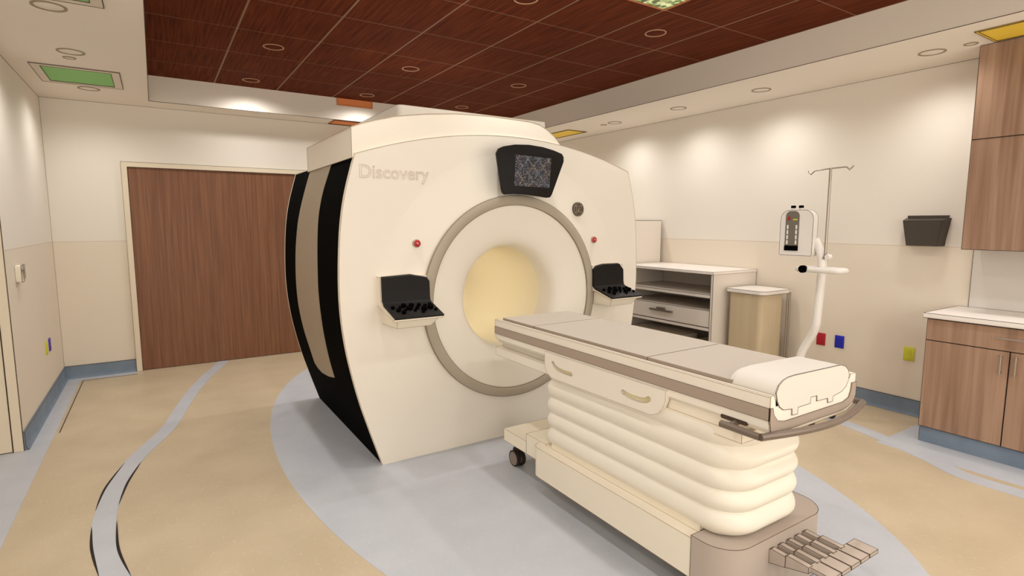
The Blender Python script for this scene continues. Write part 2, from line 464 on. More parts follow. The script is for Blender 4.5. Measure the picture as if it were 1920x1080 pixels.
# back door: wide walnut leaf in a cream frame
d = struct('door_1', box(new(), -.205, 1.80, YB - .012, YB, .004, 2.122), M['door'], ink=.002)
fr = prism(new(), [(-.257, 0), (-.257, 2.172), (1.852, 2.172), (1.852, 0), (1.80, 0), (1.80, 2.122), (-.205, 2.122), (-.205, 0)], 'y', YB - .03, YB)
struct('trim_1', fr, M['casing'], ink=.0017)
# casing and door at the outside corner, far left
struct('trim_2', prism(new(), [(-.907, 0), (-.853, 0), (-.853, 2.18), (-1.95, 2.18), (-1.95, 0), (-1.9, 0), (-1.9, 2.13), (-.907, 2.13)], 'y', YJ - .012, YJ), M['casing'], ink=.0017)
bm = new(); box(bm, -1.895, -.912, YJ - .006, YJ, .004, 2.125)
door_2 = struct('door_2', bm, M['casing'], ink=.002)
build('door_handle', cyl(cyl(new(), (-1.84, YJ, 1.02), (-1.84, YJ - .06, 1.02), .012), (-1.84, YJ - .055, 1.02), (-1.72, YJ - .055, 1.02), .009), M['metal'], door_2)
# grey backsplash panel between counter and wall cabinet
struct('trim_3', box(new(), XR - .006, XR, .70, 1.602, .93, 1.372), mat('backsplash', (214, 208, 199), .4), ink=.0018)

# ---------------------------------------------------------------- downlights
def spot(parent, watts, size=2.78, blend=1.0, dz=-.02, soft=.05):
    l = bpy.data.lights.new('lamp_light', 'SPOT'); l.energy = watts; l.color = LIGHT_COL
    l.spot_size = size; l.spot_blend = blend; l.shadow_soft_size = soft
    o = bpy.data.objects.new('lamp_light', l); C.objects.link(o); o.parent = parent; o.location = (0, 0, dz)
    return o

def make_downlight(r, x, y, z, label, dark, watts, group):
    tw = .006 if dark else .012
    t = thing('downlight', label, 'ceiling light', (x, y, z), group)
    bm = new()
    rows = lathe(bm, [(r, z), (r, z - .004), (r - tw, z - .005), (r - tw - .003, z - .003), (r - tw - .003, z)], x, y, 48, axis='z')
    build('trim_ring', bm, M['tringl' if dark else 'tring'], t)
    bm = new()
    rows = lathe(bm, [(r - tw - .003, z - .0005), (r - tw - .006, z - .0015)], x, y, 48, axis='z'); disc(bm, rows[-1])
    build('lens', bm, M['lensd' if dark else 'ceil'], t)
    spot(t, watts)
    return t
gs = 'recessed downlights in the painted ceiling border'; gt = 'recessed downlights in the wood ceiling'
sof = [(-.42, 6.287, 'round recessed downlight between green grille and back left corner', .078),
       (-.42, 5.03, 'round recessed downlight beside the small ceiling disc, in front of green grille', .084),
       (-.418, 4.065, 'round recessed downlight nearest the upper left corner of the photo', .084),
       (4.652, 1.805, 'large round recessed downlight nearest the tall wall cabinet', .088),
       (4.652, 3.105, 'round recessed downlight in right ceiling border above the drip pole', .084),
       (4.656, 4.045, 'round recessed downlight in right border, second from far yellow grille', .08),
       (4.672, 5.012, 'round recessed downlight next to the far yellow grille', .08)]
d0 = None
for x, y, lab, r in sof:
    if d0 is None: d0 = make_downlight(.082, x, y, ZC, lab, False, SPOT_W, gs); d0['label'] = lab
    else: dup(d0, (x, y, ZC), lab, gs)
# the same border row carries on towards and behind the camera
hid = 'round recessed downlight of the ceiling border, outside the photo'
for x, y in ((-.42, 2.8), (-.42, 1.55), (4.652, .5), (4.652, -.8), (.2, -1.3), (2.2, -1.3), (3.6, -1.3), (4.672, 6.5), (.95, 6.765), (2.9, 6.765)):
    if y > 6.7: continue
    dup(d0, (x, y, ZC), hid, gs)
tr = [(.907, 5.016, 'downlight in wood ceiling nearest the left painted border, front one of two'),
      (.905, 6.27, 'downlight in wood ceiling by the back edge, leftmost of the three'),
      (2.1, 5.016, 'downlight in wood ceiling above the scanner lettering, front row middle'),
      (2.1, 6.28, 'downlight in wood ceiling by the back edge, middle one above orange grille'),
      (3.297, 5.0, 'downlight in wood ceiling above the scanner hood right end, front row'),
      (3.297, 6.28, 'downlight in wood ceiling just above the scanner top box'),
      (3.287, 3.10, 'clearest downlight in wood ceiling, beside the leafy light panel')]
t0 = None
for x, y, lab in tr:
    if t0 is None: t0 = make_downlight(.080, x, y, ZT, lab, True, TRAY_W, gt)
    else: dup(t0, (x, y, ZT), lab, gt)
for x, y in ((.905, 3.10), (2.1, 3.10), (.905, 1.2), (2.1, 1.2), (3.29, 1.2), (.905, -.6), (2.1, -.6), (3.29, -.6)):
    dup(t0, (x, y, ZT), 'downlight in the wood ceiling above or behind the camera, outside the photo', gt)

# small discs
def small_disc(x, y, z, lab, r=.04):
    bm = new()
    lathe(bm, [(r, z), (r, z - .004), (r - .009, z - .005), (r - .011, z - .002)], x, y, 32, axis='z')
    rows = lathe(bm, [(r - .011, z - .002), (.004, z - .004)], x, y, 32, axis='z', mi=1); disc(bm, rows[-1], 1)
    return tag(build('ceiling_sensor', bm, [M['tring'], M['lens']]), lab, 'ceiling sensor', 'small ceiling discs')
small_disc(-.446, 5.213, ZC, 'small round ceiling disc between downlight and green grille')
small_disc(4.653, 1.585, ZC, 'small round ceiling disc between near downlight and near yellow grille')
small_disc(4.66, 5.19, ZC, 'small round ceiling disc beside the farthest right downlight')

# coloured air grilles
def grille(name, x0, x1, y0, y1, z, m, lab, grp, border=.0):
    t = thing(name, lab, 'air vent', ((x0 + x1) / 2, (y0 + y1) / 2, z), grp)
    f = border
    out = [(x0 - f, y0 - f), (x1 + f, y0 - f), (x1 + f, y1 + f), (x0 - f, y1 + f)]
    inn = [(x0, y0), (x1, y0), (x1, y1), (x0, y1)]
    g = .012
    if f < .02:
        out = [(x0 - .014, y0 - .014), (x1 + .014, y0 - .014), (x1 + .014, y1 + .014), (x0 - .014, y1 + .014)]
    build('frame', prism(new(), out, 'z', z - .006, z, [inn]), M['lens'] if f > .02 else m, t, ink=.0022)
    bm = new(); box(bm, x0, x1, y0, y1, z - .003, z)
    build('grille_plate', bm, m, t)
    return t
gg = 'coloured air grilles in the ceiling'
g = grille('ceiling_grille', -.66, -.222, 5.557, 6.078, ZC, M['green'], 'bright green rectangular ceiling grille in cream frame by left wall', gg, .058)
dup(g, (g.location.x, g.location.y - 2.21, ZC), 'second green ceiling grille cut off by the top edge of the photo', gg)
g = grille('ceiling_grille', 4.395, 4.705, .85, 1.465, ZC, M['yellow'], 'yellow ceiling grille above the tall wall cabinet', gg)
grille('ceiling_grille', 4.52, 4.80, 5.70, 6.28, ZC, M['yellow'], 'far yellow ceiling grille beside the scanner hood', gg)
grille('ceiling_grille', 1.83, 2.45, 6.625, 6.87, ZC, M['orange'], 'orange grille on the underside of the low ceiling border', gg)
t = thing('wall_grille', 'orange grille set upright in the step below the wood ceiling', 'air vent', (2.05, 6.594, 2.90), gg)
bm = new(); box(bm, 1.86, 2.25, 6.588, 6.594, 2.915, 2.984)
build('grille_plate', bm, M['orange'], t)
bm = new()
prism(bm, [(1.845, 2.903), (2.265, 2.903), (2.265, 2.984), (1.845, 2.984)], 'y', 6.585, 6.594, [[(1.86, 2.915), (2.25, 2.915), (2.25, 2.983), (1.86, 2.983)]])
build('frame', bm, M['orange'], t, ink=.001)

# leafy light panel in the wood ceiling
x0, x1, y0, y1 = SKY
t = thing('light_panel', 'backlit leafy tree picture panel set in the wood ceiling', 'light panel', ((x0 + x1) / 2, (y0 + y1) / 2, ZT))
build('picture_panel', box(new(), x0 + .012, x1 - .012, y0 + .012, y1 - .012, ZT - .001, ZT + .012), M['foliage'], t)
build('frame', prism(new(), [(x0, y0), (x1, y0), (x1, y1), (x0, y1)], 'z', ZT - .006, ZT + .02, [[(x0 + .012, y0 + .012), (x1 - .012, y0 + .012), (x1 - .012, y1 - .012), (x0 + .012, y1 - .012)]]), mat('copper_edge', (190, 112, 62), .4, .3), t)

# ---------------------------------------------------------------- scanner
CX, CZ = 2.137, 1.028
Y0, Y1 = 3.317, 4.95
sc = thing('mri_scanner', 'large cream MRI scanner with round bore, black sides and grey ring', 'MRI scanner', (CX, (Y0 + Y1) / 2, 0))
side = catmull([(0, 1.142), (.25, 1.062), (.494, .992), (.80, .930), (1.10, .905), (1.45, .918), (1.70, .953), (1.956, 1.022)], 6)   # (z, x)
left = [(x, z) for z, x in side]
xt, zt = left[-1]
top = [(xt + (2 * (CX - xt)) * k / 24, 2.150 - .187 * (1 - 2 * k / 24) ** 2) for k in range(1, 24)]
right = [(2 * CX - x, z) for x, z in left[::-1]]
outline = left + [(xt + .001, 1.963)] + top + [(2 * CX - xt - .001, 1.963)] + right
RH = 1.0
circle = lambda r, n=96, cx=CX, cz=CZ: [(cx + r * math.cos(2 * PI * k / n), cz + r * math.sin(2 * PI * k / n)) for k in range(n)]
bm = new()
prism(bm, outline, 'y', Y0, Y0 + .03, [circle(RH)])
lathe(bm, [(RH, Y0), (.98, Y0 - .001), (.94, Y0 - .004), (.86, Y0 - .012), (.78, Y0 - .023), (.712, Y0 - .034), (.712, Y0 + .02)], CX, CZ, 96)
build('front_cover', bm, M['cream'], sc, ink=.0013, ang=60, ink_mat='inkl')
# body behind the front cover: black skin, bored through
body = [(x, z) for x, z in left] + top + right
bm = new(); prism(bm, body, 'y', Y0 + .03, Y1, [circle(.64)])
build('side_cover', bm, M['black'], sc, ink=0)
tag_part = lambda o, l: o.__setitem__('label', l)
# grey inset panels on both sides: follow the side curve, with curved edges
def side_x(z):
    for (x0_, z0_), (x1_, z1_) in zip(left[:-1], left[1:]):
        if z0_ <= z <= z1_: return x0_ + (x1_ - x0_) * (z - z0_) / (z1_ - z0_)
    return left[-1][0]
def interp(pts, z):
    for a, b in zip(pts[:-1], pts[1:]):
        if a[0] <= z <= b[0]: return a[1] + (b[1] - a[1]) * (z - a[0]) / (b[0] - a[0])
    return pts[-1][1]
GF = [(.36, 3.850), (.60, 3.852), (.743, 3.838), (.93, 3.826), (1.26, 3.838), (1.62, 3.87), (1.76, 3.86), (1.95, 3.808)]
GB = [(.36, 4.440), (.56, 4.467), (.706, 4.507), (.9, 4.532), (1.13, 4.524), (1.34, 4.518), (1.546, 4.484), (1.747, 4.43), (1.95, 4.405)]
ZB = [(0, .474), (.33, .435), (.7, .411), (.93, .425), (1, .452)]
for s in (-1, 1):
    bm = new(); grid = []
    for i in range(11):
        f_ = i / 10; zb = interp(ZB, f_); colm = []
        for k in range(27):
            z = zb + (1.945 - zb) * k / 26
            x = side_x(z) - .004
            x = x if s < 0 else 2 * CX - x
            a, b = interp(GF, z), interp(GB, z)
            y = a + (b - a) * f_
            colm.append((bm.verts.new((x, y, z)), bm.verts.new((x + (.012 if s < 0 else -.012), y, z))))
        grid.append(colm)
    for A, B in zip(grid[:-1], grid[1:]):
        for k in range(26):
            bm.faces.new((A[k][0], B[k][0], B[k + 1][0], A[k + 1][0])); bm.faces.new((A[k][1], B[k][1], B[k + 1][1], A[k + 1][1]))
        bm.faces.new((A[0][0], B[0][0], B[0][1], A[0][1])); bm.faces.new((A[26][0], B[26][0], B[26][1], A[26][1]))
    for A in (grid[0], grid[-1]):
        for k in range(26): bm.faces.new((A[k][0], A[k + 1][0], A[k + 1][1], A[k][1]))
    build('side_panel', bm, M['strip'], sc)['label'] = 'long tapering taupe panel on the black side'
# thin cream rear edge seen as a light line
bm = new()
prism(bm, outline, 'y', Y1, Y1 + .02, [circle(.45)])
build('rear_cover', bm, M['cream'], sc)
# ring and bore
bm = new()
lathe(bm, [(.716, Y0 - .028), (.716, Y0 - .058), (.708, Y0 - .064), (.660, Y0 - .066), (.650, Y0 - .060), (.648, Y0 - .03), (.716, Y0 - .028)], CX, CZ, 128)
build('bore_ring', bm, M['ring'], sc, ink=.0015, ang=50, ink_mat='ink')
bm = new()
prof = [(.649, Y0 - .048), (.62, Y0 - .045), (.56, Y0 - .038), (.50, Y0 - .028), (.45, Y0 - .014), (.41, Y0 + .006), (.385, Y0 + .030), (.368, Y0 + .065), (.360, Y0 + .11), (.357, Y0 + .18)]
lathe(bm, prof, CX, CZ, 128)
build('bore_flare', bm, M['cream'], sc)
bm = new(); lathe(bm, [(.357, Y0 + .18), (.355, Y0 + .4), (.355, Y1 + .02)], CX, CZ, 128)
build('bore_liner', bm, M['bore'], sc)['label'] = 'pale yellow tunnel lining'
bl = bpy.data.lights.new('bore_light', 'AREA'); bl.energy = 2.05; bl.color = (1, .97, .88); bl.shape = 'RECTANGLE'; bl.size = .1; bl.size_y = 1.0
blo = bpy.data.objects.new('bore_light', bl); C.objects.link(blo); blo.parent = sc
blo.location = Vector((CX, 4.2, CZ + .33)) - Vector(sc.location)
# hood
hx = [(1.010, 1.940), (1.010, 2.119), (1.08, 2.146), (1.148, 2.168), (1.283, 2.205), (1.40, 2.226), (1.497, 2.241), (1.713, 2.265), (1.969, 2.274), (2.199, 2.270), (2.30, 2.267), (2.375, 2.255), (2.441, 2.228), (2.514, 2.181), (2.564, 2.131), (2.62, 2.06), (2.62, 1.94)]
bm = new(); prism(bm, hx, 'y', Y0 + .012, 4.46)
build('hood', bm, M['hood'], sc, ink=.0018, ang=40, ink_mat='inkl')
bm = new(); prism(bm, rrect(1.53, 2.86, 3.9, 4.95, .04), 'z', 2.0, 2.405)
build('top_box', bm, M['cream'], sc, ink=.0016, ang=50, ink_mat='inkl')
# emergency buttons
for s in (-1, 1):
    bx, bz, by = CX + s * .740, 1.424, Y0 - .020
    p = new(); rows = lathe(p, [(.026, by + .03), (.026, by - .004), (.022, by - .008)], bx, bz, 28); disc(p, rows[-1])
    o = build('button_collar', p, M['ring'], sc)
    p = new(); rows = lathe(p, [(.021, by - .004), (.021, by - .016), (.016, by - .020), (.008, by - .022)], bx, bz, 28); disc(p, rows[-1])
    tube(p, [(bx - .006, by - .0225, bz + .006), (bx + .004, by - .0225, bz - .004)], .002, 6, 1)
    build('stop_button', p, [M['redb'], M['white']], o)['label'] = 'red emergency button'
# round emblem: dark disc with pale curling monogram and border
ex, ez, ey = 2.715, 1.657, Y0 - .024
p = new(); rows = lathe(p, [(.053, ey + .02), (.053, ey - .004), (.050, ey - .006)], ex, ez, 40); disc(p, rows[-1])
tube(p, [(ex + .0455 * math.cos(2 * PI * k / 36), ey - .0066, ez + .0455 * math.sin(2 * PI * k / 36)) for k in range(36)], .0013, 4, 1, closed=True)
def curl(pts): tube(p, [(ex + a, ey - .0068, ez + b) for a, b in catmull(pts, 6)], .0014, 5, 1)
curl([(-.005, .022), (-.014, .026), (-.022, .016), (-.024, 0), (-.018, -.014), (-.008, -.014), (-.003, 0), (-.010, .004)])
curl([(-.003, 0), (-.002, -.016), (-.010, -.027), (-.018, -.022)])
curl([(.018, .022), (.010, .026), (.004, .016), (.010, .004), (.018, .003)])
curl([(.010, .004), (.002, -.004), (.004, -.018), (.014, -.022), (.022, -.012)])
for a in (45, 135, 225, 315):
    A = math.radians(a); c_, s_ = math.cos(A), math.sin(A)
    curl([(.030 * c_ - .008 * s_, .030 * s_ + .008 * c_), (.040 * c_, .040 * s_), (.030 * c_ + .008 * s_, .030 * s_ - .008 * c_)])
build('emblem', p, [mat('emblem_grey', (84, 76, 66), .5), M['inkl']], sc)['label'] = 'dark round emblem with pale curling monogram'
# raised outlined lettering
cu = bpy.data.curves.new('lettering', 'FONT'); cu.body = 'Discovery'; cu.size = .13; cu.fill_mode = 'NONE'; cu.bevel_depth = .00145; cu.bevel_resolution = 1
cu.resolution_u = 5
tmp = bpy.data.objects.new('lettering', cu); C.objects.link(tmp)
bpy.context.view_layer.update()
dg = bpy.context.evaluated_depsgraph_get()
me = bpy.data.meshes.new_from_object(tmp.evaluated_get(dg))
bpy.data.objects.remove(tmp)
wx = max(v.co.x for v in me.vertices) - min(v.co.x for v in me.vertices); k = .450 / wx
x_ = min(v.co.x for v in me.vertices)
p = new(); p.from_mesh(me)
for v in p.verts: v.co = Vector((1.048 + (v.co.x - x_) * k, Y0 - .0005 - v.co.z * .8, 1.826 + v.co.y * k))
build('lettering', p, [mat('letter_outline', (196, 180, 160), .6)], sc, smooth=False)['label'] = 'outlined word on the cream front'
# display above the bore
dy = 3.165
dpoly = [(1.985, 1.995), (1.995, 2.020), (2.015, 2.032), (2.10, 2.050), (2.185, 2.055), (2.27, 2.050), (2.36, 2.030), (2.43, 2.005)]
def mapz(u, v, y=3.145):    # face-plane reading -> true position at plane y
    k_ = y / 3.317
    return (u * k_, 1.55 + (v - 1.55) * k_)
raw = [(2.012, 2.030), (2.030, 2.064), (2.070, 2.082), (2.16, 2.100), (2.28, 2.107), (2.40, 2.100), (2.50, 2.083), (2.575, 2.063), (2.592, 2.040), (2.592, 2.005), (2.487, 1.765), (2.470, 1.742), (2.445, 1.738), (2.38, 1.745), (2.27, 1.756), (2.16, 1.758), (2.08, 1.752), (2.063, 1.762), (2.055, 1.785)]
dp = [mapz(u, v) for u, v in raw]
p = new(); prism(p, dp, 'y', 3.145, 3.172)
cxd = sum(a for a, b in dp) / len(dp); czd = sum(b for a, b in dp) / len(dp)
prism(p, [(cxd + .03 + (a - cxd) * .72, czd + (b - czd) * .72) for a, b in dp], 'y', 3.165, Y0 - .02)
dis = build('display', p, M['blackm'], sc, bevel=.004, ang=60)
q = [mapz(u, v) for u, v in ((2.164, 2.030), (2.474, 2.023), (2.459, 1.811), (2.151, 1.815))]
q = [(q[0][0], q[0][1]), (q[1][0], q[1][1]), (q[2][0], q[2][1]), (q[3][0], q[3][1])]
build('screen', prism(new(), q, 'y', 3.1425, 3.150), M['screen'], dis)['label'] = 'screen with a speckled diamond pattern'

# control consoles either side of the bore
def console(x0, x1, mirror):
    # cream bracket: side profile in (y,z), extruded across x
    w_ = x1 - x0
    f = lambda a: x0 + a if not mirror else x1 - a
    p = new()
    yb = Y0 + .005
    prof = [(yb, 1.222), (Y0 - .035, 1.222), (Y0 - .040, 1.06), (Y0 - .075, 1.035), (3.045, .992), (3.040, .980), (3.09, .915), (3.16, .905), (yb, .915)]
    # L-shaped bracket wider plate + narrower trough
    plate = [(yb, 1.222), (Y0 - .058, 1.222), (Y0 - .066, 1.075), (Y0 - .092, 1.045), (3.035, .990), (3.035, .980), (Y0 - .085, 1.028), (yb, 1.045)]
    prism(p, plate, 'x', x0 + (.012 if mirror else 0), x1 - (0 if mirror else .012))
    a, b = sorted((f(.0 + .028), f(w_ - .028)))
    a2, b2 = sorted((f(.045), f(w_ - .060)))
    # tapered trough: 8 corner hull
    v = [p.verts.new(c) for c in ((a, yb, 1.035), (b, yb, 1.035), (b, 3.050, .984), (a, 3.050, .984), (a, yb, .925), (b, yb, .925), (b2, 3.105, .925), (a2, 3.105, .925))]
    for fc in ((0, 1, 2, 3), (4, 7, 6, 5), (0, 4, 5, 1), (1, 5, 6, 2), (2, 6, 7, 3), (3, 7, 4, 0)): p.faces.new([v[i] for i in fc])
    con = build('control_console', p, M['cream2'], sc, ink=.0012, ang=32, ink_mat='inkl')
    # black upright with clipped corner, curving into the sloped keypad
    p = new()
    def sect(x, ztop):
        return [(x, Y0 - .055, ztop), (x, Y0 - .078, ztop - .006), (x, Y0 - .080, 1.14), (x, Y0 - .082, 1.092), (x, Y0 - .088, 1.068), (x, Y0 - .104, 1.056), (x, 3.030, 1.000), (x, 3.030, .990), (x, Y0 - .095, 1.044), (x, Y0 - .055, 1.078)]
    xs = [(.006, 1.226), (w_ * .60, 1.234), (w_ - .022, 1.212), (w_ - .006, 1.19)]
    if mirror: xs = [(.006, 1.195), (.035, 1.222), (w_ * .35, 1.236), (w_ - .05, 1.236), (w_ - .006, 1.19)]; 
    rows = [[p.verts.new(c) for c in sect(x0 + a_, z_)] for a_, z_ in xs]
    for A, B in zip(rows[:-1], rows[1:]):
        n = len(A)
        for k_ in range(n): p.faces.new((A[k_], A[(k_ + 1) % n], B[(k_ + 1) % n], B[k_]))
    p.faces.new(rows[0]); p.faces.new(rows[-1])
    build('keypad_panel', p, M['blackm'], con)
    # knobs and keys on the sloped part
    p = new()
    def onslope(u, t): # u across 0..1, t down the slope 0..1
        return Vector((x0 + .01 + u * (w_ - .02), (Y0 - .090) + (3.030 - (Y0 - .090)) * t, 1.058 - .058 * t))
    nrm = Vector((0, -.28, .96)).normalized()
    for u, t, r, h in ((.10, .35, .012, .014), (.17, .55, .014, .016), (.24, .38, .010, .014), (.24, .70, .014, .014), (.34, .28, .016, .018), (.42, .46, .020, .016), (.50, .30, .016, .018), (.58, .48, .012, .014),
                       (.66, .30, .012, .016), (.70, .58, .018, .02), (.78, .36, .012, .014), (.86, .50, .018, .02), (.90, .30, .012, .014), (.64, .74, .010, .010), (.30, .58, .01, .012), (.5, .62, .009, .012), (.93, .66, .010, .012)):
        c = onslope(u, t); cyl(p, c - nrm * .006, c + nrm * h, r, 14)
    build('control_knobs', p, M['black'], con)
console(1.136, 1.462, False)
console(2 * CX - 1.462 + .015, 2 * CX - 1.136 + .015, True)

# ---------------------------------------------------------------- patient table
TX0, TX1 = 1.795, 2.386
tb = thing('patient_table', 'cream wheeled patient table on bellows in front of the scanner bore', 'patient table', (2.1, 2.0, 0))
prof = [(TX0, .938), (TX0 + .004, .942), (TX0 + .020, .942), (TX0 + .028, .926), (TX1 - .050, .926), (TX1 - .042, .942), (TX1 - .004, .942), (TX1, .938), (TX1, .835), (TX1 - .012, .815), (TX1 - .05, .790), (TX0 + .05, .785), (TX0 + .015, .800), (TX0, .820)]
bm = new()
rows = []
for y, dz in ((1.10, 0), (2.90, 0), (2.955, .0), (2.985, .006), (2.992, .03)):
    rows.append([bm.verts.new((x if y < 2.95 else 2.1 + (x - 2.1) * (1 - (y - 2.95) * .06), y, z if z > .9 or y < 2.91 else min(z + dz * (.942 - z) / .15 * 2.0, .93))) for x, z in prof])
n = len(prof)
for A, B in zip(rows[:-1], rows[1:]):
    for k in range(n): bm.faces.new((A[k], A[(k + 1) % n], B[(k + 1) % n], B[k]))
for r_ in (rows[0], rows[-1]):
    tri = tessellate_polygon([[Vector((v.co.x, v.co.z, 0)) for v in r_]])
    for t_ in tri: bm.faces.new([r_[i] for i in t_])
build('table_top', bm, M['cream'], tb, ink=.0013, ang=40, ink_mat='inkl')
# taupe stripe down both sides and a U across the foot end
bm = new()
box(bm, TX0 - .003, TX0 + .002, 1.098, 2.990, .852, .898)
box(bm, TX1 - .002, TX1 + .003, 1.098, 2.990, .852, .898)
U = [(TX0 - .003, .900), (TX0 + .012, .898), (TX0 + .020, .872), (TX0 + .045, .846), (TX0 + .09, .836), (2.29, .836), (2.335, .848), (2.348, .875), (2.352, .905), (TX1 + .002, .905), (TX1 + .002, .852), (TX1 - .012, .828), (2.34, .812), (2.285, .802), (TX0 + .07, .800), (TX0 + .03, .802), (TX0 + .006, .812), (TX0 - .003, .852)]
prism(bm, U, 'y', 1.096, 1.102)
build('stripe', bm, M['stripe'], tb, ink=.0008, ink_mat='ink')
# three pads
for a, b in ((1.28, 1.711), (1.719, 2.600), (2.608, 2.945)):
    bm = new(); prism(bm, [(1.826, a), (2.333, a), (2.333, b), (1.826, b)], 'z', .926, .955, mi=0, side_mi=1)
    build('pad', bm, [M['pad'], M['stripe']], tb)
# curved end cover over the foot end, with interlocking tabs
ep = [(1.822, .950), (1.835, .975), (1.860, .991), (1.890, .998), (1.929, 1.0), (2.255, .993), (2.290, .983), (2.315, .965), (2.325, .947), (2.322, .920), (2.306, .898), (2.276, .882), (2.211, .873), (2.211, .853), (2.176, .853), (2.172, .872), (2.095, .874), (2.093, .896), (2.050, .897), (2.049, .873), (1.966, .873), (1.966, .848), (1.930, .850), (1.928, .874), (1.873, .880), (1.848, .895), (1.832, .919)]
bm = new(); prism(bm, ep, 'y', 1.0965, 1.1005)
build('end_plate', bm, M['cover'], tb, ink=.0010, ang=20, ink_mat='ink')
cv = [(x, z) for x, z in ep if z > .915]
bm = new()
pr = [(1.828, .90)] + [(1.822, .950), (1.835, .975), (1.860, .991), (1.890, .998), (1.929, 1.0), (2.255, .993), (2.290, .983), (2.315, .965), (2.325, .947)] + [(2.322, .90)]
prism(bm, pr, 'y', 1.10, 1.272)
prism(bm, [(x * .985 + 2.075 * .015, z - .010) for x, z in pr], 'y', 1.272, 1.292)
build('end_cover', bm, M['cover'], tb)
# push rail
rl = [(1.775, 1.245, .800), (1.753, 1.262, .800), (1.752, 1.18, .800), (1.753, 1.112, .800)]
bow = [(1.753 + (2.471 - 1.753) * k / 16, 1.108 - .062 * math.sin(PI * k / 16) - .004, .800) for k in range(17)]
bm = new()
tube(bm, [(1.753, 1.268, .800), (1.753, 1.108, .800)], .0135, 12)
tube(bm, bow, .0135, 12)
tube(bm, [(2.471, 1.104, .800), (2.462, 1.20, .800), (2.40, 1.24, .803)], .0135, 12)
tube(bm, [(1.753, 1.235, .802), (1.83, 1.235, .806)], .011, 10)
build('push_rail', bm, M['bar'], tb)
bm = new(); prism(bm, rrect(1.185, 1.300, .806, .822, .007), 'x', TX0 - .0012, TX0 + .01)
build('rail_slot', bm, M['ink'], tb)  # flat dark plate in place of a cut slot hole
# side cheek with two curved grips, left and right
def cheek(s):
    def X(a): return a if s > 0 else TX0 + TX1 - a
    poly = [(1.560, .845), (1.560, .800), (1.575, .762), (1.600, .735), (1.640, .718), (2.345, .710), (2.385, .720), (2.415, .748), (2.425, .785), (2.425, .845)]
    def slot(c, t=.012):
        c = catmull(c, 5); L_, R_ = [], []
        for i, p_ in enumerate(c):
            a_, b_ = c[max(i - 1, 0)], c[min(i + 1, len(c) - 1)]
            d_ = Vector((b_[0] - a_[0], b_[1] - a_[1])).normalized(); n_ = Vector((-d_.y, d_.x)) * t
            L_.append((p_[0] + n_.x, p_[1] + n_.y)); R_.append((p_[0] - n_.x, p_[1] - n_.y))
        d_ = Vector((c[-1][0] - c[-2][0], c[-1][1] - c[-2][1])).normalized() * t * .8
        e1 = (c[-1][0] + d_.x, c[-1][1] + d_.y)
        d0_ = Vector((c[0][0] - c[1][0], c[0][1] - c[1][1])).normalized() * t * .8
        e0 = (c[0][0] + d0_.x, c[0][1] + d0_.y)
        return L_ + [e1] + R_[::-1] + [e0]
    s1 = slot([(2.352, .800), (2.335, .782), (2.30, .771), (2.24, .768), (2.19, .770)], .0105)
    s2 = slot([(1.815, .776), (1.76, .766), (1.70, .768), (1.668, .776), (1.650, .788)], .0115)
    bm = new(); a, b = sorted((X(1.776), X(1.80)))
    prism(bm, poly, 'x', a, b, [s1, s2])
    o = build('side_cheek', bm, M['cream'], tb, ink=.0007, ang=40, ink_mat='inkl')
    a, b = sorted((X(1.799), X(1.803)))
    for s_ in (s1, s2):
        build('grip_recess', prism(new(), s_, 'x', a, b), M['grip'], o)
cheek(1); cheek(-1)
# under frame: bridge arm to the scanner, and lower tray under the foot end
bm = new()
box(bm, TX0 + .003, TX1 - .003, 2.42, 2.985, .712, .764); box(bm, TX0 + .05, TX1 - .05, 2.35, 2.97, .764, .80)
build('bridge_arm', bm, M['cream'], tb, ink=.0011, ink_mat='inkl')
bm = new()
box(bm, TX0 + .003, TX1 - .003, 1.207, 1.60, .731, .768); box(bm, TX0 + .012, TX1 - .012, 1.23, 1.60, .760, .812)
build('under_tray', bm, M['cream2'], tb, ink=.0011, ink_mat='inkl')
# bellows
bm = new(); rows = []
bx0, bx1, by0, by1 = 1.810, 2.285, 1.240, 2.430
folds = [.304, .412, .499, .588, .684, .772]
for i in range(len(folds) - 1):
    for k in range(11):
        if i and k == 0: continue
        t_ = k / 10
        z = folds[i] + (folds[i + 1] - folds[i]) * t_
        o_ = .030 * math.sin(PI * t_) ** .75 if 0 < t_ < 1 else 0
        if i == 0 and t_ < .5: o_ = -.034 + .064 * math.sin(PI * t_) ** .6 if t_ else -.034
        p_ = o_ * (.62 if o_ > 0 else .4)     # the long sides bulge less than the foot end
        ring = rrect(bx0 - p_, bx1 + o_, by0 - o_, by1 + p_, (.13 + o_, .13 + o_, .05, .05), 10)
        rows.append([bm.verts.new((x, y, z)) for x, y in ring])
n = len(rows[0])
for A, B in zip(rows[:-1], rows[1:]):
    for k in range(n): bm.faces.new((A[k], A[(k + 1) % n], B[(k + 1) % n], B[k]))
bm.faces.new(rows[0]); bm.faces.new(rows[-1])
build('bellows', bm, M['bellow'], tb)
# base, rear block, cross arm, grey foot cap
bm = new(); prism(bm, rrect(1.745, 2.440, 1.372, 2.505, (0, 0, .06, .06)), 'z', .118, .288)
prism(bm, rrect(1.806, 2.384, 1.38, 2.43, (0, 0, .05, .05)), 'z', .288, .328)
base = build('base', bm, M['cream2'], tb, ink=.0013, ang=40, ink_mat='inkl')
bm = new(); box(bm, 1.800, 2.385, 2.44, 2.638, .172, .2965)
box(bm, 1.800, 2.385, 2.638, 2.893, .172, .248)
build('cross_arm', bm, M['cream2'], tb, ink=.0013, ink_mat='inkl')
bm = new(); prism(bm, rrect(1.743, 2.442, 1.192, 1.374, (.125, .125, 0, 0), 10), 'z', .020, .302)
build('foot_cap', bm, M['grey'], tb, ink=.0012, ang=40, ink_mat='ink')
